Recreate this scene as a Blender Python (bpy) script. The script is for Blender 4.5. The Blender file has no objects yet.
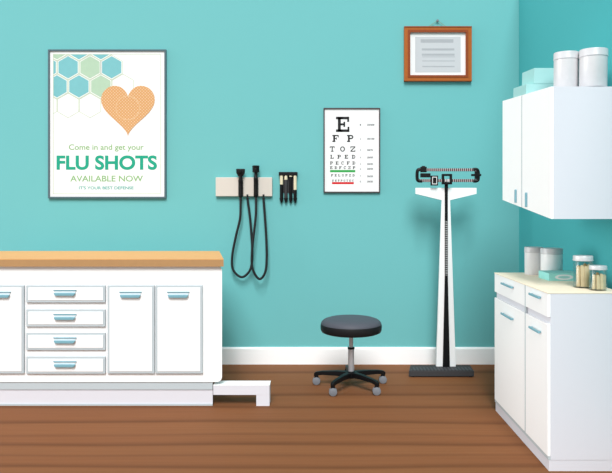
import bpy, bmesh, math, random
from mathutils import Vector, Matrix
random.seed(4)
sc = bpy.context.scene
C = sc.collection
PI = math.pi
EYE, D, F = 1.223, 5.0, 650.0          # eye height, distance to back wall, focal length in px

def px(u, v, d):                        # picture point -> place at distance d
    return ((u-315)*d/F, EYE+(205-v)*d/F)
def PX(u, d=D): return (u-315)*d/F
def PZ(v, d=D): return EYE+(205-v)*d/F

# ---------------------------------------------------------------- materials
def lin(c):
    c = c/255.0
    return c/12.92 if c <= .04045 else ((c+.055)/1.055)**2.4
def col(rgb, g=1.0): return tuple(min(.93, lin(c)*g) for c in rgb)+(1,)
def mat(name, rgb, g=.87, rough=.6, metal=0, spec=.2, vary=.02, scale=30):
    m = bpy.data.materials.new(name); m.use_nodes = True
    nt = m.node_tree; b = nt.nodes['Principled BSDF']
    b.inputs['Roughness'].default_value = rough
    b.inputs['Metallic'].default_value = metal
    b.inputs['Specular IOR Level'].default_value = spec
    tc = nt.nodes.new('ShaderNodeTexCoord'); n = nt.nodes.new('ShaderNodeTexNoise')
    n.inputs['Scale'].default_value = scale
    nt.links.new(tc.outputs['Object'], n.inputs['Vector'])
    r = nt.nodes.new('ShaderNodeValToRGB'); c = col(rgb, g)
    r.color_ramp.elements[0].position = .3; r.color_ramp.elements[1].position = .7
    r.color_ramp.elements[0].color = tuple(x*(1-vary) for x in c[:3])+(1,)
    r.color_ramp.elements[1].color = tuple(min(.95, x*(1+vary)) for x in c[:3])+(1,)
    nt.links.new(n.outputs['Fac'], r.inputs['Fac'])
    nt.links.new(r.outputs['Color'], b.inputs['Base Color'])
    return m

def stripe_mat(name, rgb, rgb2, axis, freq, duty=.5, g=.87, rough=.6):
    m = mat(name, rgb, g, rough); nt = m.node_tree; b = nt.nodes['Principled BSDF']
    tc = nt.nodes['Texture Coordinate']; s = nt.nodes.new('ShaderNodeSeparateXYZ')
    nt.links.new(tc.outputs['Object'], s.inputs[0])
    a = nt.nodes.new('ShaderNodeMath'); a.operation = 'MULTIPLY'; a.inputs[1].default_value = freq
    nt.links.new(s.outputs[axis], a.inputs[0])
    f = nt.nodes.new('ShaderNodeMath'); f.operation = 'FRACT'; nt.links.new(a.outputs[0], f.inputs[0])
    l = nt.nodes.new('ShaderNodeMath'); l.operation = 'LESS_THAN'; l.inputs[1].default_value = duty
    nt.links.new(f.outputs[0], l.inputs[0])
    mx = nt.nodes.new('ShaderNodeMix'); mx.data_type = 'RGBA'
    mx.inputs[6].default_value = col(rgb, g); mx.inputs[7].default_value = col(rgb2, g)
    nt.links.new(l.outputs[0], mx.inputs[0]); nt.links.new(mx.outputs[2], b.inputs['Base Color'])
    return m

M = {}
M['wall_back'] = mat('wall_paint', (126,205,206), .74, .8, spec=.05, vary=.004, scale=3)
M['wall_right'] = mat('shaded_wall_paint', (83,181,185), .88, .8, spec=.05, vary=.004, scale=3)  # deeper teal: part of this wall's shade is put into its colour
M['white'] = mat('white_lacquer', (255,255,255), 1, .5, vary=.003)
M['base_white'] = mat('baseboard_paint', (255,255,255), 1, .6, vary=.003)
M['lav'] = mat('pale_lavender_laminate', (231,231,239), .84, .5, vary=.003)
M['trim'] = mat('blue_grey_edging', (199,210,215), .84, .5, vary=.003)
M['handle'] = mat('blue_steel_handle', (128,178,192), .85, .4, vary=.01)
M['handle_pale'] = mat('pale_handle_back', (225,236,241), .86, .4)
M['black'] = mat('black_plastic', (18,18,20), .9, .45)
M['black_soft'] = mat('black_rubber_cord', (34,36,38), .9, .6)
M['dark'] = mat('dark_grey_rubber', (66,66,68), .85, .7)
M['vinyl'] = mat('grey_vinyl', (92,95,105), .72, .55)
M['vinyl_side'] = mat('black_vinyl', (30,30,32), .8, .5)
M['chrome'] = mat('brushed_chrome', (205,207,212), .95, .35, .35)
M['wheel'] = mat('grey_castor_rubber', (148,152,160), .62, .5)
M['beige'] = mat('beige_panel', (222,214,204), .84, .6, vary=.005)
M['cream'] = mat('cream_plastic', (232,222,190), .86, .6)
M['counter'] = mat('cream_laminate', (246,232,208), .98, .5, vary=.01)
M['tin'] = mat('pale_grey_enamel', (228,228,230), .78, .3, .0, .6)
M['tin_dark'] = mat('mid_grey_enamel', (220,221,223), .98, .3, .0, .6)
M['tin_pale'] = mat('very_pale_grey_enamel', (240,240,242), .98, .3, .0, .6)
M['lid'] = mat('grey_lid_enamel', (214,215,218), .82, .35, .0, .6)
M['jarlid'] = mat('brushed_metal_lid', (216,218,220), .86, .4, .2)
M['mint'] = mat('mint_card', (150,218,212), 1.0, .7, vary=.006)
M['mint_pale'] = mat('pale_mint_card', (172,224,222), .84, .7, vary=.006)
M['paper'] = mat('white_paper', (255,255,255), .80, .9, spec=.02, vary=.002)
M['greypaper'] = mat('grey_paper', (224,226,230), .72, .9, spec=.02, vary=.004)
M['greyline'] = mat('grey_print', (196,199,204), .72, .9, spec=.02)
M['steel_frame'] = mat('slate_metal_frame', (88,112,120), .85, .5)
M['char_frame'] = mat('charcoal_frame', (82,72,74), .85, .5)
M['oak'] = mat('orange_wood_frame', (190,104,38), .72, .5, vary=.06, scale=60)
M['oak_dark'] = mat('dark_orange_wood_edge', (158,74,30), .72, .5, vary=.06, scale=60)
M['string'] = mat('brass_wire', (150,160,120), .85, .5)
M['ink'] = mat('chart_ink', (62,62,64), .72, .9, spec=.02)
M['greyink'] = mat('pale_grey_ink', (118,118,122), .72, .9, spec=.02)
M['green'] = mat('green_ink', (66,184,92), .72, .9, spec=.02)
M['red'] = mat('red_ink', (236,28,36), .72, .9, spec=.02)
M['teal_ink'] = mat('teal_green_ink', (52,182,150), .72, .9, spec=.02)
M['lgreen_ink'] = mat('leaf_green_ink', (158,204,146), .72, .9, spec=.02)
M['pgreen_ink'] = mat('pale_green_ink', (218,234,208), .72, .9, spec=.02)
M['hexblue'] = mat('aqua_ink', (139,210,216), .72, .9, spec=.02)
M['hexgreen'] = mat('soft_green_ink', (198,228,200), .72, .9, spec=.02)
M['hexteal'] = mat('small_teal_ink', (110,196,186), .72, .9, spec=.02)
M['stick'] = mat('birch_wood', (226,190,134), .86, .7, vary=.08, scale=40)
M['stick_pale'] = mat('pale_birch_wood', (240,218,176), .86, .7, vary=.06, scale=40)

# butcher-block top in two tones, the lit top and shaded front painted in
m = mat('worktop_wood_lit', (252,190,120), .72, .55, vary=.03); M['wood_lit'] = m
m = mat('worktop_wood_shaded', (200,155,106), .72, .55, vary=.03); M['wood_shaded'] = m

# ruler of the scale: black with white notches
M['ruler'] = stripe_mat('notched_black_ruler', (20,20,22), (190,190,190), 2, 62, .42)
M['beam'] = stripe_mat('notched_beam', (20,20,22), (196,176,176), 0, 68, .5)
M['tread'] = stripe_mat('ribbed_rubber_tread', (52,52,55), (80,80,84), 0, 40, .5)

# heart bandage: fine pale dots on tan
def heart_mat():
    m = mat('perforated_tan_bandage', (242,186,126), .74, .9, spec=.02); nt = m.node_tree
    b = nt.nodes['Principled BSDF']; tc = nt.nodes['Texture Coordinate']
    mp = nt.nodes.new('ShaderNodeMapping'); mp.inputs['Rotation'].default_value = (0, PI/4, 0)
    nt.links.new(tc.outputs['Object'], mp.inputs[0])
    s = nt.nodes.new('ShaderNodeSeparateXYZ'); nt.links.new(mp.outputs[0], s.inputs[0])
    outs = []
    for ax in (0, 2):
        a = nt.nodes.new('ShaderNodeMath'); a.operation = 'MULTIPLY'; a.inputs[1].default_value = 2*PI/.0165
        nt.links.new(s.outputs[ax], a.inputs[0])
        c = nt.nodes.new('ShaderNodeMath'); c.operation = 'SINE'; nt.links.new(a.outputs[0], c.inputs[0]); outs.append(c)
    ad = nt.nodes.new('ShaderNodeMath'); ad.operation = 'ADD'
    nt.links.new(outs[0].outputs[0], ad.inputs[0]); nt.links.new(outs[1].outputs[0], ad.inputs[1])
    g = nt.nodes.new('ShaderNodeMath'); g.operation = 'GREATER_THAN'; g.inputs[1].default_value = .9
    nt.links.new(ad.outputs[0], g.inputs[0])
    mx = nt.nodes.new('ShaderNodeMix'); mx.data_type = 'RGBA'
    mx.inputs[6].default_value = col((238,178,118), .72); mx.inputs[7].default_value = col((250,224,190), .72)
    nt.links.new(g.outputs[0], mx.inputs[0]); nt.links.new(mx.outputs[2], b.inputs['Base Color'])
    return m
M['heart'] = heart_mat()
M['heart_pad'] = mat('pale_pad_ink', (246,204,158), .72, .9, spec=.02)

# floor: long boards running left to right, narrow dark joints of uneven spacing
def floor_mat():
    m = mat('brown_floor_boards', (147,95,62), .9, .65); nt = m.node_tree; N = nt.nodes.new
    L = nt.links.new
    b = nt.nodes['Principled BSDF']; tc = nt.nodes['Texture Coordinate']
    b.inputs['Specular IOR Level'].default_value = .08
    s = N('ShaderNodeSeparateXYZ'); L(tc.outputs['Object'], s.inputs[0])
    mp = N('ShaderNodeMapping'); mp.inputs['Scale'].default_value = (.5, 1.2, 1); L(tc.outputs['Object'], mp.inputs[0])
    nz = N('ShaderNodeTexNoise'); nz.inputs['Scale'].default_value = 1.3; nz.inputs['Detail'].default_value = 1; L(mp.outputs[0], nz.inputs['Vector'])
    w = N('ShaderNodeMath'); w.operation = 'MULTIPLY_ADD'; w.inputs[1].default_value = .10; L(nz.outputs['Fac'], w.inputs[0]); L(s.outputs[1], w.inputs[2])
    mr = N('ShaderNodeMath'); mr.operation = 'SUBTRACT'; mr.inputs[1].default_value = 2.65; L(w.outputs[0], mr.inputs[0])
    dv = N('ShaderNodeMath'); dv.operation = 'DIVIDE'; dv.inputs[1].default_value = 2.4; L(mr.outputs[0], dv.inputs[0])
    fr = N('ShaderNodeMath'); fr.operation = 'FRACT'; L(dv.outputs[0], fr.inputs[0])
    ramp = N('ShaderNodeValToRGB'); cr = ramp.color_ramp; cr.interpolation = 'LINEAR'
    base = col((147,95,61), .70); alt = col((150,98,63), .70); dk = col((108,68,42), .9); thin = col((118,76,48), .9)
    joints = [(372,1),(385,0),(394,1),(406.5,1),(421.6,1),(435,0),(444,1),(455,0),(466,1)]
    pos = sorted(((795/(y-205)+.05-2.65)/2.4, k) for y, k in joints)
    cr.elements[0].position = 0; cr.elements[0].color = base
    cr.elements[1].position = 1; cr.elements[1].color = base
    for i, (p, k) in enumerate(pos):
        hw = (.011 if k else .006)*(1+.9*p)
        bb = base if i % 2 else alt
        e = cr.elements.new(p-hw-.002); e.color = bb
        e = cr.elements.new(p-hw*.35); e.color = dk if k else thin
        e = cr.elements.new(p+hw+.002); e.color = alt if i % 2 else base
    L(fr.outputs[0], ramp.inputs['Fac'])
    mp2 = N('ShaderNodeMapping'); mp2.inputs['Scale'].default_value = (.8, 26, 1); L(tc.outputs['Object'], mp2.inputs[0])
    gr = N('ShaderNodeTexNoise'); gr.inputs['Scale'].default_value = 2.2; gr.inputs['Detail'].default_value = 3; L(mp2.outputs[0], gr.inputs['Vector'])
    gm = N('ShaderNodeMapRange'); gm.inputs[1].default_value = .3; gm.inputs[2].default_value = .7; gm.inputs[3].default_value = .93; gm.inputs[4].default_value = 1.06
    L(gr.outputs['Fac'], gm.inputs[0])
    vm = N('ShaderNodeVectorMath'); vm.operation = 'SCALE'; L(ramp.outputs['Color'], vm.inputs[0]); L(gm.outputs[0], vm.inputs['Scale'])
    L(vm.outputs[0], b.inputs['Base Color'])
    return m
M['floor'] = floor_mat()

def glass_mat():
    m = bpy.data.materials.new('clear_glass'); m.use_nodes = True; nt = m.node_tree; nt.nodes.clear()
    o = nt.nodes.new('ShaderNodeOutputMaterial'); t = nt.nodes.new('ShaderNodeBsdfTransparent')
    t.inputs[0].default_value = (.96, .975, .975, 1)
    g = nt.nodes.new('ShaderNodeBsdfGlossy'); g.inputs['Roughness'].default_value = .08
    lw = nt.nodes.new('ShaderNodeLayerWeight'); lw.inputs[0].default_value = .35
    mx = nt.nodes.new('ShaderNodeMixShader')
    ml = nt.nodes.new('ShaderNodeMath'); ml.operation = 'MULTIPLY'; ml.inputs[1].default_value = .3; nt.links.new(lw.outputs['Fresnel'], ml.inputs[0])
    nt.links.new(ml.outputs[0], mx.inputs[0]); nt.links.new(t.outputs[0], mx.inputs[1]); nt.links.new(g.outputs[0], mx.inputs[2])
    nt.links.new(mx.outputs[0], o.inputs[0]); return m
M['glass'] = glass_mat()

# ---------------------------------------------------------------- mesh helpers (world coordinates; obj() moves them to the thing's base)
class MB:
    def __init__(s): s.bm = bmesh.new()
    def merge(s, b):
        me = bpy.data.meshes.new('tmp'); b.to_mesh(me); b.free(); s.bm.from_mesh(me); bpy.data.meshes.remove(me); return s
    def box(s, x0, x1, y0, y1, z0, z1, bev=0, seg=2):
        b = bmesh.new(); bmesh.ops.create_cube(b, size=1)
        for v in b.verts: v.co = Vector(((x0+x1)/2+v.co.x*(x1-x0), (y0+y1)/2+v.co.y*(y1-y0), (z0+z1)/2+v.co.z*(z1-z0)))
        if bev: bmesh.ops.bevel(b, geom=b.edges[:], offset=bev, segments=seg, profile=.5, affect='EDGES')
        return s.merge(b)
    def loft(s, rings, bev=0):
        """closed solid through rings of equal length"""
        b = bmesh.new(); R = [[b.verts.new(p) for p in r] for r in rings]; n = len(R[0])
        for a, c in zip(R, R[1:]):
            for i in range(n): b.faces.new((a[i], a[(i+1) % n], c[(i+1) % n], c[i]))
        b.faces.new(R[0][::-1]); b.faces.new(R[-1])
        bmesh.ops.recalc_face_normals(b, faces=b.faces[:])
        if bev: bmesh.ops.bevel(b, geom=b.edges[:], offset=bev, segments=2, profile=.5, affect='EDGES')
        return s.merge(b)
    def prism_y(s, poly, y0, y1, bev=0): return s.loft([[(x, y0, z) for x, z in poly], [(x, y1, z) for x, z in poly]], bev)
    def prism_x(s, poly, x0, x1, bev=0): return s.loft([[(x0, y, z) for y, z in poly], [(x1, y, z) for y, z in poly]], bev)
    def prism_z(s, poly, z0, z1, bev=0): return s.loft([[(x, y, z0) for x, y in poly], [(x, y, z1) for x, y in poly]], bev)
    def lathe(s, prof, c, n=40, axis='z'):
        """profile of (radius, height) about an axis through c; closed at the axis"""
        b = bmesh.new(); rings = []
        def P(r, h, a):
            u, v = r*math.cos(a), r*math.sin(a)
            return {'z': (c[0]+u, c[1]+v, c[2]+h), 'y': (c[0]+u, c[1]+h, c[2]+v), 'x': (c[0]+h, c[1]+u, c[2]+v)}[axis]
        for r, h in prof:
            rings.append([b.verts.new(P(0, h, 0))] if r < 1e-6 else [b.verts.new(P(r, h, 2*PI*i/n)) for i in range(n)])
        for A, B in zip(rings, rings[1:]):
            for i in range(n):
                j = (i+1) % n
                if len(A) == 1 and len(B) == 1: continue
                if len(A) == 1: b.faces.new((A[0], B[i], B[j]))
                elif len(B) == 1: b.faces.new((A[i], A[j], B[0]))
                else: b.faces.new((A[i], A[j], B[j], B[i]))
        bmesh.ops.recalc_face_normals(b, faces=b.faces[:])
        return s.merge(b)
    def tube(s, pts, r, n=10, sub=8):
        P = [Vector(p) for p in pts]
        if len(P) > 2 and sub > 1:          # Catmull-Rom
            Q = []; E = [P[0]*2-P[1]]+P+[P[-1]*2-P[-2]]
            for i in range(1, len(E)-2):
                for k in range(sub):
                    t = k/sub; a, b_, c, d = E[i-1], E[i], E[i+1], E[i+2]
                    Q.append(.5*((2*b_)+(c-a)*t+(2*a-5*b_+4*c-d)*t*t+(3*b_-a-3*c+d)*t**3))
            Q.append(P[-1]); P = Q
        rings = []; up = Vector((0, 1, 0)) if abs((P[1]-P[0]).normalized().y) < .9 else Vector((0, 0, 1))
        for i, p in enumerate(P):
            t = (P[min(i+1, len(P)-1)]-P[max(i-1, 0)]).normalized()
            side = t.cross(up).normalized(); up2 = side.cross(t)
            rr = r[min(i*len(r)//len(P), len(r)-1)] if isinstance(r, (list, tuple)) else r
            rings.append([tuple(p+side*math.cos(2*PI*k/n)*rr+up2*math.sin(2*PI*k/n)*rr) for k in range(n)])
        return s.loft(rings)
    def poly(s, pts, y):                    # thin print on a wall surface facing the room (-y), 0.4 mm thick
        return s.prism_y(pts, y-.0004, y)

def tag(o, label=None, cat=None, group=None, kind=None):
    for k, v in (('label', label), ('category', cat), ('group', group), ('kind', kind)):
        if v: o[k] = v
    return o
def thing(name, label, cat, loc, group=None):
    o = bpy.data.objects.new(name, None); C.objects.link(o); o.location = loc; o.empty_display_size = .05
    return tag(o, label, cat, group)
def root_loc(o):
    v = Vector((0, 0, 0))
    while o: v += Vector(o.location); o = o.parent
    return v
def obj(name, mb, m, parent=None, smooth=False, label=None, loc=None, kind=None):
    me = bpy.data.meshes.new(name); mb.bm.to_mesh(me); mb.bm.free()
    o = bpy.data.objects.new(name, me); C.objects.link(o)
    base = root_loc(parent) if parent else Vector(loc or (0, 0, 0))
    me.transform(Matrix.Translation(-base))
    if parent: o.parent = parent
    elif loc: o.location = loc
    me.materials.append(M[m] if isinstance(m, str) else m)
    if smooth:
        me.polygons.foreach_set('use_smooth', [True]*len(me.polygons))
        try: me.set_sharp_from_angle(angle=math.radians(40))
        except Exception: pass
    if label: o['label'] = label
    if kind: o['kind'] = kind
    return o
def struct(name, mb, m): return obj(name, mb, m, kind='structure')

def text(body, x0, x1, zc, h, y, bold=0.0):
    """lettering fitted to a width and cap height, as a thin solid facing -y"""
    cu = bpy.data.curves.new('t', 'FONT'); cu.body = body; cu.size = 1; cu.extrude = .01; cu.offset = bold
    cu.resolution_u = 6
    o = bpy.data.objects.new('t', cu); C.objects.link(o); bpy.context.view_layer.update()
    me = bpy.data.meshes.new_from_object(o); bpy.data.objects.remove(o); bpy.data.curves.remove(cu)
    xs = [v.co.x for v in me.vertices]; ys = [v.co.y for v in me.vertices]
    a, b, c, d = min(xs), max(xs), min(0, 0), .7
    sx = (x1-x0)/(b-a); sy = h/.7
    mb = MB()
    for v in me.vertices:
        p = v.co.copy(); v.co = Vector((x0+(p.x-a)*sx, y-.0004-(p.z)*.04, zc-h/2+p.y*sy))
    mb.bm.from_mesh(me); bpy.data.meshes.remove(me)
    return mb

# slab-serif chart letters on a unit square (5 x 5 grid)
def letter(mb, ch, x0, z0, w, h, y):
    S = .2 if h > .06 else .27
    def R(a, b, c, d): mb.poly([(x0+a*w, z0+c*h), (x0+b*w, z0+c*h), (x0+b*w, z0+d*h), (x0+a*w, z0+d*h)], y)
    def arc(cx, cz, rx, rz, a0, a1, t=S, n=14):
        for i in range(n):
            A, B = a0+(a1-a0)*i/n, a0+(a1-a0)*(i+1)/n
            q = [(cx+rx*math.cos(A), cz+rz*math.sin(A)), (cx+rx*math.cos(B), cz+rz*math.sin(B)),
                 (cx+(rx-t)*math.cos(B), cz+(rz-t*.9)*math.sin(B)), (cx+(rx-t)*math.cos(A), cz+(rz-t*.9)*math.sin(A))]
            mb.poly([(x0+u*w, z0+v*h) for u, v in q], y)
    T = .17
    if ch in 'EFPDL': R(.14, .14+S+.02, 0, 1); R(0, .48, 0, T)
    if ch in 'EFPD': R(0, .5, 1-T, 1)
    if ch == 'E':
        R(.3, .96, 0, T); R(.3, .96, 1-T, 1); R(.86, 1, 0, .34); R(.84, .98, .66, 1); R(.3, .66, .43, .57); R(.56, .68, .33, .67)
    if ch == 'F':
        R(.3, .98, 1-T, 1); R(.85, 1, .64, 1); R(.3, .68, .42, .56); R(.58, .7, .32, .66)
    if ch == 'L':
        R(0, .5, 1-T, 1); R(.3, 1, 0, T); R(.86, 1, 0, .4)
    if ch == 'P':
        R(.3, .68, 1-T, 1); R(.3, .68, .4, .4+T); arc(.66, .7, .34, .3, -PI/2, PI/2, .2)
    if ch == 'D':
        R(.3, .55, 1-T, 1); R(.3, .55, 0, T); arc(.52, .5, .48, .5, -PI/2, PI/2, .2)
    if ch == 'T':
        R(.4, .6, 0, 1); R(.24, .76, 0, T); R(0, 1, 1-T, 1); R(0, .13, .66, 1); R(.87, 1, .66, 1)
    if ch == 'O': arc(.5, .5, .5, .5, 0, 2*PI, .2, 28)
    if ch == 'C': arc(.5, .5, .5, .5, .22*PI, 1.78*PI, .2, 22); R(.84, .96, .66, 1)
    if ch == 'Z':
        R(0, 1, 1-T, 1); R(0, 1, 0, T); R(0, .13, .64, 1); R(.87, 1, 0, .36)
        mb.poly([(x0+a*w, z0+b*h) for a, b in ((0, T), (.26, T), (1, 1-T), (.74, 1-T))], y)

# ---------------------------------------------------------------- the setting
XR = PX(519)                             # right wall
XL, YN = -3.2, .3
struct('floor', MB().box(XL, XR+.1, YN, D+.1, -.06, 0), 'floor')
struct('wall_back', MB().box(XL, XR+.1, D, D+.1, 0, 2.95), 'wall_back')
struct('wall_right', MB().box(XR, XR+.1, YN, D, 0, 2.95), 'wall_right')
bb = PZ(347)
struct('baseboard_back', MB().prism_x([(D-.016, 0), (D-.016, bb-.012), (D-.008, bb), (D, bb), (D, 0)], XL, XR), 'base_white')
struct('baseboard_right', MB().box(XR-.016, XR, YN, D-.016, 0, bb, .003), 'base_white')

YW = D                                    # wall face
def wallrect(u0, u1, v0, v1): return PX(u0), PX(u1), PZ(v1), PZ(v0)

# ---------------------------------------------------------------- flu poster
def frame(mb, x0, x1, z0, z1, t, y0, y1, bev=.001):
    mb.box(x0, x0+t, y0, y1, z0, z1, bev); mb.box(x1-t, x1, y0, y1, z0, z1, bev)
    mb.box(x0+t, x1-t, y0, y1, z0, z0+t, bev); mb.box(x0+t, x1-t, y0, y1, z1-t, z1, bev); return mb
def clip(poly, xmin, xmax, zmin, zmax):
    def cut(P, f, inter):
        out = []
        for i in range(len(P)):
            a, b = P[i-1], P[i]
            if f(b):
                if not f(a): out.append(inter(a, b))
                out.append(b)
            elif f(a): out.append(inter(a, b))
        return out
    def ix(v): return lambda a, b: (v, a[1]+(b[1]-a[1])*(v-a[0])/(b[0]-a[0]))
    def iz(v): return lambda a, b: (a[0]+(b[0]-a[0])*(v-a[1])/(b[1]-a[1]), v)
    for f, it in ((lambda p: p[0] >= xmin, ix(xmin)), (lambda p: p[0] <= xmax, ix(xmax)), (lambda p: p[1] >= zmin, iz(zmin)), (lambda p: p[1] <= zmax, iz(zmax))):
        if poly: poly = cut(poly, f, it)
    return poly
x0, x1, z0, z1 = wallrect(49, 166.6, 50, 198.4)
t = thing('flu_poster', 'large framed white poster with honeycomb corner, heart bandage and flu shots lettering', 'poster', ((x0+x1)/2, YW, z0))
obj('frame', frame(MB(), x0, x1, z0, z1, .013, YW-.022, YW-.001), 'steel_frame', t)
obj('sheet', MB().box(x0+.012, x1-.012, YW-.012, YW-.001, z0+.012, z1-.012), 'paper', t)
ys = YW-.012
def q(u, v): return (PX(40+u/2.786), PZ(40+v/2.786))      # poster detail coordinates
a, b = q(38, 40), q(337, 429)
bx0, bx1, bz1, bz0 = a[0], b[0], a[1], b[1]
mb = MB(); w = .004
for r in ((bx0, bx1, bz0, bz0+w), (bx0, bx1, bz1-w, bz1), (bx0, bx0+w, bz0+w, bz1-w), (bx1-w, bx1, bz0+w, bz1-w)):
    mb.poly([(r[0], r[2]), (r[1], r[2]), (r[1], r[3]), (r[0], r[3])], ys)
obj('border_line', mb, 'pgreen_ink', t)
def hexa(cu, cv, r): return [q(cu+r*math.sin(k*PI/3), cv+r*math.cos(k*PI/3)) for k in range(6)]
def hexring(mb, cu, cv, r0, r1):
    A, B = hexa(cu, cv, r0), hexa(cu, cv, r1)
    for i in range(6):
        j = (i+1) % 6
        P = clip([A[i], A[j], B[j], B[i]], bx0, bx1, bz0, bz1)
        if len(P) > 2: mb.poly(P, ys-.0004)
hl = MB()
for cu, cv, k in ((19,77,'b'),(80,77,'b'),(141,77,'g'),(201,77,'b'),(49,130,'b'),(110,130,'b'),(171,130,'g'),(49,24,'g'),(110,24,'b'),(171,24,'b'),(19,183,'w'),(80,183,'w'),(141,183,'w'),(232,130,'w')):
    if k != 'w':
        P = clip(hexa(cu, cv, 31), bx0+w, bx1, bz0, bz1-w)
        if len(P) > 2: obj('hexagon', MB().poly(P, ys), 'hexblue' if k == 'b' else 'hexgreen', t, label='aqua blue honeycomb cell' if k == 'b' else 'soft green honeycomb cell')
    hexring(hl, cu, cv, 33.4, 35.2)
obj('hexagon_outlines', hl, 'pgreen_ink', t, label='pale green honeycomb outlines')
H = []
for i in range(72):
    a = 2*PI*i/72
    hx = 16*math.sin(a)**3; hz = 13*math.cos(a)-5*math.cos(2*a)-2*math.cos(3*a)-math.cos(4*a)
    H.append(q(246.5+hx/16*74.5, 127+(12.2-hz)/29.2*141))
obj('heart_bandage', MB().prism_y(H, ys-.003, ys-.0005), 'heart', t, label='tan heart shaped like a perforated bandage')
mb = MB(); c = q(246, 190)
for i in range(40):
    A, B = 2*PI*i/40, 2*PI*(i+1)/40
    mb.poly([(c[0]+r*math.cos(k), c[1]+r*math.sin(k)) for r, k in ((.094, A), (.094, B), (.087, B), (.087, A))], ys-.003)
obj('bandage_pad', mb, 'heart_pad', t)
for s_, u0, u1, v0, v1, mm, bo in (('Come in and get your', 82, 290, 291, 306, 'lgreen_ink', .012), ('FLU SHOTS', 48, 327, 323, 360, 'teal_ink', .032),
        ('AVAILABLE NOW', 86, 288, 378, 394, 'lgreen_ink', .014), ("IT'S YOUR BEST DEFENSE", 110, 262, 408, 416, 'hexteal', .02)):
    A, B = q(u0, v0), q(u1, v1)
    obj('lettering', text(s_, A[0], B[0], (A[1]+B[1])/2, A[1]-B[1], ys, bo), mm, t)

# ---------------------------------------------------------------- eye chart
x0, x1, z0, z1 = wallrect(323.5, 380, 108.2, 192.8)
t = thing('eye_chart', 'white eye chart of black letters with a green and a red line', 'eye chart', ((x0+x1)/2, YW, z0))
obj('frame', frame(MB(), x0, x1, z0, z1, .009, YW-.018, YW-.001), 'char_frame', t)
obj('sheet', MB().box(x0+.008, x1-.008, YW-.010, YW-.001, z0+.008, z1-.008), 'paper', t)
ys = YW-.010
def q(u, v): return (PX(315+u/4.73), PZ(100+v/4.73))
rows = [('E', 99, 162, 80, 152), ('FP', 82, 181, 166, 199), ('TOZ', 70, 190, 220, 245), ('LPED', 72, 190, 260, 278),
        ('PECFD', 71, 190, 291, 306), ('EDFCZP', 71, 190, 314, 327), ('FELOPZD', 76, 187, 351, 362), ('DEFPOTEC', 81, 183, 377, 386)]
for i, (s_, u0, u1, v0, v1) in enumerate(rows):
    mb = MB(); A, B = q(u0, v0), q(u1, v1); h = A[1]-B[1]; n = len(s_)
    w = h*(.9 if i else .88); step = (B[0]-A[0]-w)/max(1, n-1)
    for k, ch in enumerate(s_): letter(mb, ch, A[0]+k*step, B[1], w, h, ys)
    obj('letter_row', mb, 'ink', t)
for u0, u1, v0, v1, mm, nm in ((71, 190, 331.5, 342, 'green', 'green_line'), (80, 183, 388.5, 398, 'red', 'red_line')):
    A, B = q(u0, v0), q(u1, v1)
    obj(nm, MB().poly([(A[0], B[1]), (B[0], B[1]), (B[0], A[1]), (A[0], A[1])], ys), mm, t)
for k, (v, s_) in enumerate(zip((118, 184, 237, 272, 303, 326, 361, 386), ('20/200', '20/100', '20/70', '20/50', '20/40', '20/30', '20/25', '20/20'))):
    A, B = q(212, v-4), q(217, v+4); obj('row_number', text(str(k+1), A[0], B[0], (A[1]+B[1])/2, A[1]-B[1], ys), 'greyink', t)
    A, B = q(246, v-3.6), q(280 if k < 2 else 273, v+3.6); obj('acuity_figures', text(s_, A[0], B[0], (A[1]+B[1])/2, A[1]-B[1], ys, .03), 'greyink', t)

# ---------------------------------------------------------------- framed certificate
x0, x1, z0, z1 = wallrect(403.8, 471, 27.2, 81.8)
t = thing('framed_certificate', 'small grey certificate in an orange wooden frame hung from a wire', 'picture frame', ((x0+x1)/2, YW, z0))
def q(u, v): return (PX(395+u/5.915), PZ(15+v/5.915))
A, B = q(86, 105), q(414, 361); fw = A[0]-x0
# mitred frame with stepped profile: outer rim dark, face orange, inner lip dark
def miter(mb, X0, X1, Z0, Z1, t_, ya, yb):
    for P in ([(X0,Z1),(X1,Z1),(X1-t_,Z1-t_),(X0+t_,Z1-t_)], [(X0,Z0),(X0+t_,Z0+t_),(X1-t_,Z0+t_),(X1,Z0)],
              [(X0,Z0),(X0,Z1),(X0+t_,Z1-t_),(X0+t_,Z0+t_)], [(X1,Z0),(X1-t_,Z0+t_),(X1-t_,Z1-t_),(X1,Z1)]):
        mb.prism_y(P, ya, yb)
    return mb
obj('frame', miter(MB(), x0, x1, z0, z1, fw, YW-.026, YW-.001), 'oak', t)
obj('frame_lip', miter(MB(), x0+fw*.62, x1-fw*.62, z0+fw*.62, z1-fw*.62, fw*.42, YW-.029, YW-.0245), 'oak_dark', t, label='darker inner lip of the frame')
mb = MB()
for P in ((x0, x1, z1-.009, z1), (x0, x1, z0, z0+.004)): mb.box(P[0], P[1], YW-.0285, YW-.0245, P[2], P[3])
obj('frame_rim', mb, 'oak_dark', t, label='darker outer rim of the frame')
obj('mount', MB().box(A[0]-.004, B[0]+.004, YW-.012, YW-.001, B[1]-.004, A[1]+.004), 'paper', t)
ys = YW-.012
A, B = q(118, 131), q(386, 340)
obj('certificate', MB().box(A[0], B[0], ys-.0015, ys-.0002, B[1], A[1]), 'greypaper', t); ys -= .0015
mb = MB()
for u0, u1, v, hh in ((150, 343, 156, 7.5), (157, 352, 206, 4.5), (157, 352, 237, 4.5), (160, 352, 250, 1.5), (160, 352, 274, 1.8), (160, 350, 307, 2.6)):
    random.seed(int(v)); u = u0; mb = MB()
    while u < u1-4:                       # lines of illegible words
        L_ = random.uniform(9, 26); e = min(u1, u+L_)
        A, B = q(u, v-hh*1.35), q(e, v+hh*1.35); mb.poly([(A[0], B[1]), (B[0], B[1]), (B[0], A[1]), (A[0], A[1])], ys); u = e-.2
    obj('printed_line', mb, 'greyline', t)
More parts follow.
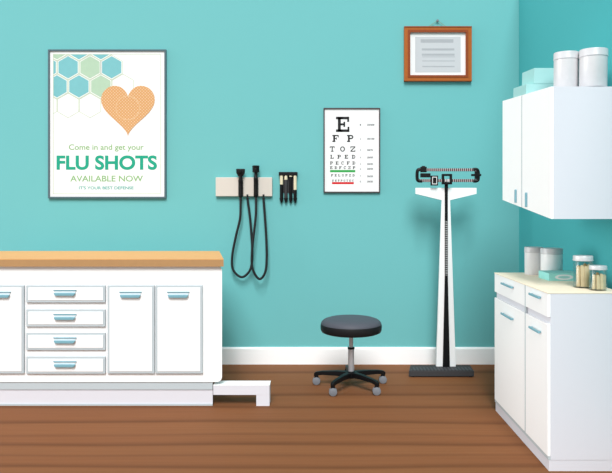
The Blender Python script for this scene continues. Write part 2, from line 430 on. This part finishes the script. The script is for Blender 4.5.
nl = q(250, 36)
mb = MB(); e0, e1 = q(195, 73), q(303, 73)
mb.tube([(e0[0], YW-.012, e0[1]), (nl[0], YW-.012, nl[1])], .0016, 6, 1).tube([(nl[0], YW-.012, nl[1]), (e1[0], YW-.012, e1[1])], .0016, 6, 1)
obj('hanging_wire', mb, 'string', t)
obj('nail', MB().lathe([(0, -.02), (.008, -.02), (.010, -.014), (.004, -.011), (.0035, -.001), (0, -.001)], (nl[0], YW, nl[1]), 14, 'y'), 'wheel', t, True)

# ---------------------------------------------------------------- diagnostic wall unit
def q(u, v): return (PX(205+u/3.38), PZ(155+v/3.38))
A, B = q(38, 76), q(228, 140)
t = thing('wall_panel', 'beige horizontal wall panel holding two black corded instruments', 'wall panel', ((A[0]+B[0])/2, YW, B[1]))
obj('panel', MB().box(A[0], B[0], YW-.03, YW-.001, B[1], A[1], .004), 'beige', t)
for u in (123, 174):
    X, Z = q(u, 120)
    obj('cradle', MB().box(X-.017, X+.017, YW-.036, YW-.029, q(u, 138)[1], q(u, 84)[1], .003), 'dark', t)
for u in (145, 199):
    X, Z = q(u, 136)
    obj('cord_socket', MB().box(X-.007, X+.007, YW-.042, YW-.029, Z-.014, Z+.006, .002), 'black', t)
yi = YW-.052
def instrument(name, label, u, hw, hv0, hv1, bw, cord, kind):
    X, Z = q(u, 143); t = thing(name, label, 'medical instrument', (X, yi, Z), 'corded instruments on the beige wall panel')
    ztop, zh = q(u, hv0)[1], q(u, hv1)[1]
    if kind == 'flared':
        hd = MB().loft([[(X+dx*k, yi+dy*k2, z) for dx, dy in ((-1,-1),(1,-1),(1,1),(-1,1))] for z, k, k2 in ((zh, hw*.62, .012), (zh+.008, hw*.66, .014), (zh+.020, hw*.94, .015), (ztop-.004, hw, .015), (ztop, hw*.9, .013))], .002)
        hd.lathe([(0, -.02), (.010, -.02), (.012, -.012), (.012, 0), (0, 0)], (X, yi-.014, (ztop+zh)/2+.008), 16, 'y')
    else:
        hd = MB().lathe([(0, zh), (.010, zh), (.012, zh+.010), (hw, zh+.016), (hw, ztop-.012), (hw*1.04, ztop-.010), (hw*1.04, ztop-.002), (hw*.9, ztop), (0, ztop)], (X, yi, 0), 22)
        hd.box(X-.006, X+.006, yi-hw-.005, yi-hw*.6, zh+.022, ztop-.022, .002)
    obj('head', hd, 'black', t, True)
    z0 = q(u, 143)[1]
    h = MB().lathe([(0, z0), (bw*.7, z0), (bw, z0+.006), (bw, zh-.05), (bw*1.06, zh-.048), (bw*1.06, zh-.030), (bw*.85, zh-.026), (bw*.8, zh+.004), (0, zh+.004)], (X, yi, 0), 22)
    for k in range(7): h.lathe([(bw*1.0, 0), (bw*1.06, .002), (bw*1.0, .004)], (X, yi, z0+.02+k*.012), 22)
    obj('handle', h, 'black', t, True)
    n = len(cord); pts = []
    for k, (a, b) in enumerate(cord):
        x, z = q(a, b); f = k/(n-1); pts.append((x, yi+.012*f+(.0 if k in (0, n-1) else -(.008 if kind == 'flared' else .034)*math.sin(PI*f)), z))
    pts[0] = (X, yi, z0+.002)
    x, z = q(*cord[-1]); pts[-1] = (x, YW-.0485, q(0, 141.5)[1]-.004)
    obj('cord', MB().tube(pts, .0092, 10, 8), 'black_soft', t, True)
    return t
instrument('otoscope', 'black corded instrument with a short wide head, left one on the beige panel', 123, .033, 48, 72, .0175,
    [(123,143),(123,170),(121,215),(107,275),(95,340),(98,385),(125,410),(150,394),(161,360),(161,300),(155,220),(148,165),(145,146)], 'flared')
instrument('ophthalmoscope', 'black corded instrument with a tall round head, right one on the beige panel', 174, .0265, 37, 66, .0165,
    [(175,143),(175,170),(174,210),(168,265),(162,325),(164,380),(186,415),(206,393),(211,340),(208,260),(202,180),(199,146)], 'round')

# specula dispenser
A, B = q(250, 58), q(313, 70)
t = thing('specula_dispenser', 'small black rack of four pointed tubes beside the beige panel', 'dispenser', ((A[0]+B[0])/2, YW, B[1]))
obj('mounting_bar', MB().box(A[0], B[0], YW-.034, YW-.001, B[1], A[1], .002), 'black', t)
obj('backplate', MB().box(A[0]+.008, B[0]-.008, YW-.006, YW-.001, q(0, 128)[1], B[1]+.002, .001), 'dark', t)
for u, split in ((259, 100), (274, 84), (290, 74), (305, 118)):
    X = q(u, 0)[0]; zt = q(0, 70)[1]+.001; zs = q(0, split)[1]; zb = q(0, 148)[1]; ze = q(0, 163)[1]; r = .0125
    if zt-zs > .006: tb = obj('tube', MB().lathe([(0, zs), (r, zs), (r, zt), (0, zt)], (X, YW-.02, 0), 16), 'cream', t, True, label='cream specula tube')
    else: tb = obj('tube', MB().lathe([(0, zs), (r*.9, zs), (r*.9, zt), (0, zt)], (X, YW-.02, 0), 16), 'black', t, True)
    obj('sleeve', MB().lathe([(0, zb), (r*.92, zb), (r*1.02, zb+.004), (r*1.02, zs), (0, zs)], (X, YW-.02, 0), 16), 'dark' if u == 274 else 'black', tb, True)
    obj('tip', MB().lathe([(0, ze), (.003, ze), (r*1.25, zb-.001), (r*1.25, zb+.006), (0, zb+.006)], (X, YW-.02, 0), 16), 'black', tb, True)

# ---------------------------------------------------------------- physician's scale
def q(u, v, d=4.74): return (PX(395+u/3.642, d), PZ(150+v/3.642, d))
dS = 4.74
Xc = q(185, 0)[0]
t = thing('physician_scale', 'tall white upright scale with black sliding beam and ribbed black platform', 'scale', (Xc, 4.70, 0))
dF = 4.61
bz = .047
bx0, bx1 = PX(409, dF), PX(474, dF)
mb = MB().prism_z([(bx0, dF), (bx1, dF), (bx1+.012, 4.78), (bx0+.035, 4.78)], .006, bz, .003)
bs = obj('platform', mb, 'dark', t)
obj('tread', MB().prism_z([(bx0+.012, dF+.008), (bx1-.010, dF+.008), (bx1, 4.70), (bx0+.042, 4.70)], bz, bz+.003), 'tread', bs)
for x, y in ((bx0+.03, dF+.02), (bx1-.02, dF+.02), (bx0+.06, 4.76), (bx1-.015, 4.76)):
    obj('foot', MB().lathe([(0, 0), (.012, 0), (.012, .008), (0, .008)], (x, y, 0), 14), 'black', bs, True)
# white post: widens downwards, with spread head plate
zT0, zT1, zT2 = q(0, 138)[1], q(0, 160)[1], q(0, 183)[1]
xl, xr = q(75, 0)[0], q(296, 0)[0]
wt, wb = (q(200, 0)[0]-q(171, 0)[0])/2, (PX(456.3, dS)-PX(436.8, dS))/2
P = [(Xc-wb, bz), (Xc+wb, bz), (Xc+wt+.001, zT2), (xr, zT1), (xr, zT0), (xl, zT0), (xl, zT1), (Xc-wt-.001, zT2)]
obj('column', MB().prism_y(P, dS-.012, dS+.018, .002), 'white', t, label='white column with spread head')
# black centre rail with ruler
rt, rb = .0105, .0255
zr0, zr1 = PZ(275, dS), PZ(220.5, dS)
ztop = q(0, 122)[1]
def rw(z): return rt if z > zr0 else rt+(rb-rt)*(zr0-z)/(zr0-bz)
mb = MB().loft([[(Xc-rw(z), dS-.022, z), (Xc+rw(z), dS-.022, z), (Xc+rw(z), dS-.011, z), (Xc-rw(z), dS-.011, z)] for z in (bz, zr0-.001, zr1, ztop)])
rl = obj('centre_rail', mb, 'black', t)
obj('ruler', MB().box(Xc-.0075, Xc+.0075, dS-.0245, dS-.0215, zr0, zr1), 'ruler', rl)
# beam assembly
yb = dS-.03
ZT, ZB = q(0, 73)[1], q(0, 112)[1]; xa, xb = q(82, 0)[0], q(296, 0)[0]
for z in (ZT, ZB):
    obj('beam', MB().box(xa, xb, yb-.006, yb+.006, z-.0105, z+.0105, .0015), 'beam', t, label='notched beam')
for x, s_ in ((xa, -1), (xb, 1)):
    obj('end_bracket', MB().tube([(x+(-s_)*.03, yb, ZT+.003), (x-s_*.004, yb, ZT+.002), (x+s_*.006, yb, ZT-.012), (x+s_*.008, yb, (ZT+ZB)/2), (x+s_*.006, yb, ZB+.010), (x-s_*.004, yb, ZB-.002), (x-s_*.03, yb, ZB-.003)], .012, 8, 5), 'black', t, True)
x, z = q(290, 92)
obj('balance_screw', MB().box(x-.032, x+.038, yb-.014, yb+.010, z-.008, z+.008, .002).box(x-.008, x+.008, yb-.016, yb+.004, z-.028, z+.028, .002), 'black', t)
x, z = q(101, 72)
pw = obj('upper_poise', MB().box(x-.022, x+.022, yb-.016, yb+.012, z-.020, z+.020, .003).box(x-.012, x+.012, yb-.012, yb+.008, z+.018, z+.026, .002), 'black', t)
x, z = q(108, 93)
obj('counterweight', MB().box(x-.036, x+.036, yb-.013, yb+.013, z-.015, z+.015, .003), 'black', t)
x, z = q(140, 112)
pw = obj('lower_poise', MB().box(x-.026, x+.026, yb-.016, yb+.012, z-.036, z+.036, .003), 'black', t)
mb = MB()
for r in ((-.017, .017, .022, .027), (-.017, .017, -.027, -.022), (-.017, -.013, -.022, .022), (.013, .017, -.022, .022)): mb.box(x+r[0], x+r[1], yb-.018, yb-.015, z+r[2], z+r[3])
obj('poise_outline', mb, 'paper', pw, label='pale outline on the poise')
x, z = q(185.5, 107)
hs = obj('pivot_frame', frame(MB(), x-.036, x+.036, z-.038, z+.038, .015, yb-.018, yb+.014, .002), 'black', t)
mb = MB()
for k in range(3): mb.box(x-.014+k*.011, x-.009+k*.011, yb-.010, yb-.0055, ZB-.008, ZB+.010)
obj('pointer_mark', mb, 'paper', hs, label='white pointer marks')
obj('beam_support', MB().box(Xc-.012, Xc+.012, yb+.004, dS-.010, ztop-.05, ZB-.006, .002), 'black', t)

# ---------------------------------------------------------------- stool
dH = 4.37; Xs = PX(351.1, dH); s = F/dH
t = thing('rolling_stool', 'round black padded stool on a chrome post with five castors', 'stool', (Xs, dH, 0))
r = .206; zt = PZ(321.3, dH)+.008; zb = zt-.081
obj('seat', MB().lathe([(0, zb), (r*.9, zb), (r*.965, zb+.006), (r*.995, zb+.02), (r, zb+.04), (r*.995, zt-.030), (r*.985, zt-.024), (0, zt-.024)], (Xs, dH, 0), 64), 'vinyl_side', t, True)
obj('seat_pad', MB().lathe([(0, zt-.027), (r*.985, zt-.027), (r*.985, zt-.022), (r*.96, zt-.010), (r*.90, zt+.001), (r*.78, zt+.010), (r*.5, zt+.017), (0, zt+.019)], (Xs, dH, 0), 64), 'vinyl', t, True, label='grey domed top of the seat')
zc = PZ(348, dH); zh = PZ(373.5, dH)
obj('mounting_plate', MB().lathe([(0, zb-.008), (.06, zb-.008), (.065, zb), (0, zb)], (Xs, dH, 0), 24), 'black', t, True)
obj('piston', MB().lathe([(0, zc-.01), (.014, zc-.01), (.014, zb-.007), (0, zb-.007)], (Xs, dH, 0), 24), 'chrome', t, True)
obj('collar', MB().lathe([(0, zc-.006), (.023, zc-.006), (.025, zc), (.023, zc+.006), (0, zc+.008)], (Xs, dH, 0), 24), 'black', t, True)
obj('sleeve', MB().lathe([(0, zh), (.018, zh), (.0205, zh+.004), (.0205, zc-.006), (0, zc-.006)], (Xs, dH, 0), 24), 'chrome', t, True)
obj('hub', MB().lathe([(0, .062), (.028, .062), (.036, .07), (.036, .098), (.026, .108), (0, .108)], (Xs, dH, 0), 24), 'black', t, True)
R5 = .238
for k in range(5):
    a = PI/2+math.radians(4)+k*2*PI/5; ca, sa = math.cos(a), math.sin(a)
    def ring(rad, w_, z0_, z1_): return [(Xs+ca*rad-sa*e*w_, dH+sa*rad+ca*e*w_, z) for e, z in ((-1, z0_), (1, z0_), (1, z1_), (-1, z1_))]
    lg = obj('leg', MB().loft([ring(.02, .020, .068, .104), (ring(.10, .016, .072, .104)), ring(.20, .013, .070, .096), ring(R5+.005, .012, .062, .088), ring(R5+.018, .010, .056, .078)], .003), 'black', t)
    cx, cy = Xs+ca*(R5+.002), dH+sa*(R5+.002)
    obj('castor_fork', MB().lathe([(0, .040), (.012, .040), (.015, .05), (.011, .068), (0, .068)], (cx, cy, 0), 14).box(cx-.010, cx+.010, cy-.006, cy+.006, .022, .045, .002), 'black', lg, True)
    for e in (-1, 1):
        obj('castor_wheel', MB().lathe([(0, -.007), (.018, -.007), (.0255, -.004), (.0265, 0), (.0255, .004), (.018, .007), (0, .007)], (cx, cy+e*.0135, .0265), 22, 'y'), 'wheel', lg, True)

# ---------------------------------------------------------------- left exam cabinet
dB = 3.955
def X(u, d=dB): return PX(u, d)
def Z(v, d=dB): return PZ(v, d)
dBk = 4.62
bl, br = X(-62), X(222)
brk = PX(222, dBk)-.03                    # the end panel turns inwards towards the wall
zb, zt = Z(382), Z(266.3)
t = thing('exam_cabinet', 'long white base cabinet with four drawers and doors under the wooden worktop', 'cabinet', ((bl+br)/2, dB, 0))
def rr(xa, xb, rad=.032, n=6):
    P = []
    for cx, cz, a0 in ((xb-rad, zb+rad, -PI/2), (xb-rad, zt-rad*.8, 0)):
        for k in range(n+1):
            a = a0+PI/2*k/n; P.append((cx+rad*math.cos(a), cz+rad*math.sin(a)*(1 if a0 < 0 else .8)))
    P += [(xa, zt), (xa, zb)]; return P
A, B = rr(bl, br), rr(bl, brk)
obj('body', MB().loft([[(x, dB, z) for x, z in A], [(x, dBk, z) for x, z in B]]), 'white', t)
dP = dB+.012
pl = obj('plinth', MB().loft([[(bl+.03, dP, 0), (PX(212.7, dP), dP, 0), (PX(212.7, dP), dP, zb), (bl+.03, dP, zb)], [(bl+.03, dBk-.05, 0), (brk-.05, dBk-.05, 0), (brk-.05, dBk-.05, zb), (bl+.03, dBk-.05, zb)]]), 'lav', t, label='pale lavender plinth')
zp = PZ(389.3, dP)
obj('plinth_shade_band', MB().box(bl+.028, PX(212.7, dP), dP-.006, dP, zp, zb-.001), 'trim', pl, label='blue-grey band painted as the shade along the plinth')  # strip painted as the recess shadow below the body
obj('floor_strip', MB().box(bl+.028, PX(212.7, dP), dP-.006, dP, 0, .011), 'trim', pl, label='blue-grey strip at the floor')
zs1 = PZ(385.6, dB); zs0 = PZ(395, dB)
st = obj('step', MB().box(PX(213.2, dB), PX(269.5, dB), dB, dB+.10, zs0, zs1, .001), 'lav', t, label='low pale step fixed to the end of the plinth')
obj('step_leg', MB().box(PX(256.3, dB), PX(269.5, dB), dB+.0005, dB+.0995, 0, zs0), 'lav', st)
obj('step_tread', MB().box(PX(213.2, dB), PX(269.5, dB)+.001, dB-.001, dB+.10, zs1, zs1+.003), 'white', st)

def pull(parent, u0, u1, v0, v1):
    """recessed cup pull: pale back plate with a blue lip"""
    a, b, zz0, zz1 = X(u0), X(u1), Z(v1), Z(v0); y = dB-.018; h = zz1-zz0
    hd = obj('handle', MB().prism_y([(a, zz1), (b, zz1), (b-.012, zz0), (a+.012, zz0)], y-.004, y+.002), 'handle_pale', parent)
    obj('handle_grip', MB().loft([[(a+.004, y-.018, zz0+h*.42), (b-.004, y-.018, zz0+h*.42), (b-.013, y-.018, zz0), (a+.013, y-.018, zz0)], [(a+.004, y-.003, zz0+h*.46), (b-.004, y-.003, zz0+h*.46), (b-.013, y-.003, zz0), (a+.013, y-.003, zz0)]], .0012), 'handle', hd)
    obj('handle_rim', MB().box(a-.001, b+.001, y-.008, y-.003, zz1-.006, zz1, .001), 'handle', hd)
def front(name, u0, u1, v0, v1, hu, hv, fr=2.3):
    a, b, zz0, zz1 = X(u0), X(u1), Z(v1), Z(v0); fw = fr*dB/F
    o = obj(name, MB().box(a, b, dB-.015, dB, zz0, zz1, .002), 'trim', t)
    obj('panel', MB().box(a+fw, b-fw, dB-.018, dB-.014, zz0+fw, zz1-fw, .001), 'white', o, label='white inset panel')
    pull(o, hu[0], hu[1], hv[0], hv[1])
front('door', -22, 25, 285, 373, (-10, 12.3), (291, 297))
for v in (285, 309, 332.3, 356): front('drawer', 27.2, 106, v, v+17.2, (55, 77.6), (v+4.2, v+10))
front('door', 108.2, 155, 285, 373, (120.5, 142.5), (291, 297))
front('door', 156, 203, 285, 373, (168, 190), (291, 297))

# wooden worktop
wf = dB-.025
def PXf(u): return PX(u, wf)
zt2 = PZ(259, wf); wr = PX(223.6, wf)
dWb = 46.0; dWb = F*(EYE-zt2)/46.0        # back edge
wrk = PX(219.2, dWb)
zlow = zt+.0005
w = thing('worktop', 'tan wooden worktop lying on the long white cabinet', 'worktop', ((bl+wr)/2, dB, zlow))
obj('shaded_edge', MB().loft([[(bl-.01, wf, z) for z in (zlow, zt2-.004)]+[(wr, wf, z) for z in (zt2-.004, zlow)], [(bl-.01, dWb, z) for z in (zlow, zt2-.004)]+[(wrk, dWb, z) for z in (zt2-.004, zlow)]]), 'wood_shaded', w)
obj('lit_top', MB().loft([[(bl-.01, wf, z) for z in (zt2-.004, zt2)]+[(wr, wf, z) for z in (zt2, zt2-.004)], [(bl-.01, dWb, z) for z in (zt2-.004, zt2)]+[(wrk, dWb, z) for z in (zt2, zt2-.004)]]), 'wood_lit', w, label='light orange-tan top face, painted as lit')

# ---------------------------------------------------------------- right lower cabinet
XF, XB = 1.069, 1.42
yF, yN = 3.87, 2.985
zC = EYE-.402
t = thing('base_cabinet', 'white floor cabinet with two drawers over two doors under the wall cabinet', 'cabinet', ((XF+XB)/2, (yF+yN)/2, 0))
ct = .005
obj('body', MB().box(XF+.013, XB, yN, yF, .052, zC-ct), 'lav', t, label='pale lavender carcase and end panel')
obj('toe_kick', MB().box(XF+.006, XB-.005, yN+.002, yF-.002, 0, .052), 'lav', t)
obj('toe_band', MB().box(XF+.002, XF+.013, yN, yF, .052, .066), 'trim', t, label='blue-grey band above the toe kick')
ysm = .5*(F*XF/(524.2-315)+F*XF/(525.8-315))
obj('centre_stile', MB().box(XF+.0008, XF+.0135, ysm-.008, ysm+.008, .068, zC-ct), 'trim', t, label='blue-grey joint between the doors')
cols = ((ysm+.0085, yF-.001, (503.2, 513.9)), (yN+.001, ysm-.0085, (531.5, 541.5)))
for j, (ya, yb_, hu) in enumerate(cols):
    for nm, z0_, z1_, hv in (('drawer', .708, zC-ct-.001, ((283, 287.9), (293.5, 298))[j]), ('door', .068, .673, ((313.3, 319.3), (327, 332.3))[j])):
        o = obj(nm, MB().box(XF, XF+.013, ya, yb_, z0_, z1_, .001), 'white', t)
        P = []
        for u, v in zip(hu, hv):
            d = F*XF/(u-315); P.append((XF-.016, d, PZ(v, d)))
        zm = (P[0][2]+P[1][2])/2
        P = [(p[0], p[1], zm+(p[2]-zm)*.25) for p in P]
        a, b = P
        obj('handle', MB().box(XF-.016, XF-.008, b[1], a[1], zm-.0055, zm+.0055, .0015).box(XF-.009, XF+.001, b[1]+.008, b[1]+.018, zm-.004, zm+.004).box(XF-.009, XF+.001, a[1]-.018, a[1]-.008, zm-.004, zm+.004), 'handle', o)
o = obj('countertop', MB().box(XF-.002, XB, yN-.002, yF+.001, zC-ct, zC, .001), 'counter', loc=((XF+XB)/2, (yF+yN)/2, zC-ct))
tag(o, 'cream laminate countertop lying on the right floor cabinet', 'countertop')

# ---------------------------------------------------------------- right wall cabinet
UF = 1.10; uF, uN = 3.813, 3.03
zb_f, zb_n, zt_f, zt_n = PZ(200, uF), PZ(219, uN), PZ(101, uF), PZ(86.5, uN)
def zbot(y): return zb_n+(zb_f-zb_n)*(y-uN)/(uF-uN)
def ztopc(y): return zt_n+(zt_f-zt_n)*(y-uN)/(uF-uN)
t = thing('wall_cabinet', 'white two-door cabinet fixed high on the right wall', 'cabinet', ((UF+XR)/2, (uF+uN)/2, zb_n))
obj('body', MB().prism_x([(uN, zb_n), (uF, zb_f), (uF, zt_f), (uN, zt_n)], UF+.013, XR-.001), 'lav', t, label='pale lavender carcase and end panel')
usm = F*UF/(521.6-315)
obj('centre_stile', MB().box(UF+.0008, UF+.0135, usm-.008, usm+.008, zbot(usm)+.004, ztopc(usm)-.004), 'trim', t, label='blue-grey joint between the doors')
for j, (ya, yb_) in enumerate(((usm+.0085, uF-.0005), (uN+.0005, usm-.0085))):
    o = obj('door', MB().prism_x([(ya, zbot(ya)), (yb_, zbot(yb_)), (yb_, ztopc(yb_)), (ya, ztopc(ya))], UF, UF+.013, .001), 'white', t)
    u, v0, v1 = ((516.4, 189.5, 202.7), (527, 192.5, 207))[j]
    d = F*UF/(u-315); a, b = PZ(v1, d), PZ(v0, d)
    obj('handle', MB().box(UF-.010, UF+.0005, d-.007, d+.007, a, b, .003), 'handle', o)

slope = math.atan2(zt_f-zt_n, uF-uN)
def canister(name, label, x, y, z, r, h, body, lid, tilt=0, group=None):
    t = thing(name, label, 'canister', (x, y, z), group); lh = h*.2
    obj('body', MB().lathe([(0, 0), (r*.93, 0), (r*.96, .003), (r*.96, h-lh), (0, h-lh)], (x, y, z), 48), body, t, True)
    l = obj('lid', MB().lathe([(0, h-lh-.001), (r*.97, h-lh-.001), (r, h-lh+.001), (r, h-lh+.005), (r*.985, h-lh+.007), (r*.985, h-.006), (r*.96, h-.001), (r*.8, h), (0, h)], (x, y, z), 48), lid, t, True)
    t.rotation_euler = (tilt, 0, 0); return t
yA = 3.22; sA = F/yA
canister('canister', 'left one of two grey canisters on top of the wall cabinet', PX(566, yA), yA, ztopc(yA)+.006, 12.4/sA, PZ(53, yA)-ztopc(yA)-.006, 'tin', 'lid', slope*.5, 'grey lidded canisters')
yB = 3.14; sB = F/yB
canister('canister', 'right and taller one of two grey canisters on top of the wall cabinet', PX(593, yB), yB, ztopc(yB)+.006, 13.7/sB, PZ(50, yB)-ztopc(yB)-.006, 'tin', 'lid', slope*.5, 'grey lidded canisters')
yA = 3.775; sA = F/yA
canister('canister', 'left one of two grey canisters on the countertop, half hidden by the other', PX(533.8, yA), yA, zC, 9.2/sA, PZ(246.8, yA)-zC, 'tin_dark', 'lid', 0, 'grey lidded canisters')
yB = 3.66; sB = F/yB
canister('canister', 'right one of two grey canisters on the countertop, just behind the mint box', PX(551.6, yB), yB, zC, 10.9/sB, PZ(248, yB)-zC, 'tin_pale', 'lid', 0, 'grey lidded canisters')

# mint cartons on the wall cabinet
def carton(label, x0, x1, y0, y1, z, h, body, tilt):
    t = thing('carton', label, 'box', ((x0+x1)/2, y0, z), 'mint cartons on the wall cabinet')
    obj('box', MB().box(x0, x1, y0, y1, z, z+h, .001), body, t)
    obj('lid_flap', MB().box(x0+.001, x1-.001, y0+.001, (y0+y1)/2-.001, z+h, z+h+.0012), body, t)
    obj('lid_flap', MB().box(x0+.001, x1-.001, (y0+y1)/2+.001, y1-.001, z+h, z+h+.0012), body, t)
    t.rotation_euler = (tilt, 0, 0); return t
y0 = 3.40; zl = ztopc(y0)+.001
hl_ = PZ(84.3, y0)-zl
carton('lower flat mint green carton on top of the wall cabinet', PX(526, y0), PX(526, y0)+.33, y0, y0+.22, zl, hl_, 'mint_pale', slope)
zu = zl+hl_+.0030
carton('upper pale mint green carton stacked on the lower one', PX(534, y0), PX(534, y0)+.27, y0, y0+.20, zu, PZ(68.4, y0)-zu, 'mint_pale', slope)

# mint tissue box on the counter
y0, y1 = 3.44, 3.60; x0 = PX(549, y0); x1 = 1.412; h = PZ(273.4, y0)-zC
t = thing('tissue_box', 'flat mint green tissue box with an oval opening on the countertop', 'tissue box', ((x0+x1)/2, y0, zC))
obj('box', MB().box(x0, x1, y0, y1, zC, zC+h, .001), 'mint', t)
def oval(cx, cz, rx, rz, y_, yb2, n=36): return MB().prism_y([(cx+rx*math.cos(2*PI*k/n), cz+rz*math.sin(2*PI*k/n)) for k in range(n)], y_, yb2)
cx = PX(564, y0); cz = PZ(277.2, y0)
op = obj('opening_rim', oval(cx, cz, 9/F*y0, 2.7/F*y0, y0-.0012, y0), 'paper', t, label='white oval around the opening')
obj('opening', oval(cx, cz, 6/F*y0, 1.3/F*y0, y0-.0018, y0-.0011), 'mint_pale', op)

# jars of wooden sticks
def jar(label, u, y, r_px, vtop, n, hfrac, stick_label, grp, seed):
    s_ = F/y; r = r_px/s_; x = PX(u, y); h = PZ(vtop, y)-zC; lh = h*.16
    t = thing('glass_jar', label, 'jar', (x, y, zC), 'lidded glass jars')
    g = .0022
    obj('glass', MB().lathe([(0, 0), (r*.94, 0), (r*.97, .004), (r*.97, h-lh-.006), (r*.9, h-lh), (r*.9-g, h-lh), (r*.97-g, h-lh-.008), (r*.97-g, .006), (0, .005)], (x, y, zC), 40), 'glass', t, True)
    obj('lid', MB().lathe([(0, h-lh), (r*.98, h-lh), (r, h-lh+.002), (r, h-.003), (r*.97, h), (0, h)], (x, y, zC), 40), 'jarlid', t, True)
    obj('lid_rim', MB().lathe([(r*.99, 0), (r*1.03, .001), (r*1.03, .004), (r*.99, .005)], (x, y, zC+h-lh+.001), 40), 'lid', t, True)
    random.seed(seed)
    spots = []; w_ = r*.17
    for k in range(n):
        f = (k+.5)/n*2-1
        spots.append((f*r*.72, -math.sqrt(max(0, .72**2-(f*.72)**2))*r*.72 if k % 2 == 0 else r*.12))
    for k, (dx, dy) in enumerate(spots):
        hh = (h-lh)*hfrac*random.uniform(.88, 1.0); th = .0022
        st = MB(); P = [(x+dx-w_, zC+.0062), (x+dx+w_, zC+.0062), (x+dx+w_, zC+hh-w_)]+[(x+dx+w_*math.cos(a), zC+hh-w_+w_*math.sin(a)) for a in (PI*.25, PI*.5, PI*.75)]+[(x+dx-w_, zC+hh-w_)]
        lean = random.uniform(-.06, .06)
        P = [(a+lean*(b-zC-hh*.5)*.5, b) for a, b in P]
        st.prism_y(P, y+dy-th, y+dy+th)
        o = obj('tongue_depressor', st, 'stick' if k % 2 else 'stick_pale', loc=(x+dx, y+dy, zC+.0062))
        tag(o, stick_label, 'wooden stick', grp)
jar('taller glass jar of wooden sticks on the countertop', 583, 3.17, 9.5, 255.6, 8, .90, 'tan wooden stick standing in the taller glass jar', 'wooden sticks in the taller jar', 3)
jar('shorter glass jar of wooden sticks at the near end of the countertop', 598, 3.07, 8.5, 265.6, 7, .86, 'tan wooden stick standing in the shorter glass jar', 'wooden sticks in the shorter jar', 8)

# ---------------------------------------------------------------- light
w = bpy.data.worlds.new('world'); sc.world = w; w.use_nodes = True
w.node_tree.nodes['Background'].inputs[0].default_value = (1, 1, 1, 1)
w.node_tree.nodes['Background'].inputs[1].default_value = .60
def sun(name, d, e, ang):
    l = bpy.data.lights.new(name, 'SUN'); l.energy = e; l.angle = math.radians(ang); l.color = (1, 1, 1)
    o = bpy.data.objects.new(name, l); C.objects.link(o)
    o.rotation_euler = Vector(d).to_track_quat('-Z', 'Y').to_euler(); o.location = (0, 0, 4)
sun('sun', (.08, .75, -1.2), .55, 6)
sun('front_fill_sun', (.02, 1, -.95), 2.65, 24)  # added soft fill from the front, no window stands there
sun('left_fill_sun', (1, .05, -.16), 1.5, 34)  # added soft fill from the left for the doors and right wall

# ---------------------------------------------------------------- camera
cam = bpy.data.cameras.new('camera'); co = bpy.data.objects.new('camera', cam); C.objects.link(co)
cam.sensor_fit = 'HORIZONTAL'; cam.sensor_width = 36; cam.lens = F/612*36
cam.shift_x = -(315-306)/612; cam.shift_y = -(236.5-205)/612
co.location = (0, 0, EYE); co.rotation_euler = (PI/2, 0, 0); cam.clip_start = .05
sc.camera = co
sc.view_settings.view_transform = 'Standard'; sc.view_settings.look = 'None'
sc.view_settings.gamma = 1; sc.view_settings.use_curve_mapping = False; sc.view_settings.exposure = .15
sc.cycles.max_bounces = 8; sc.cycles.transparent_max_bounces = 16
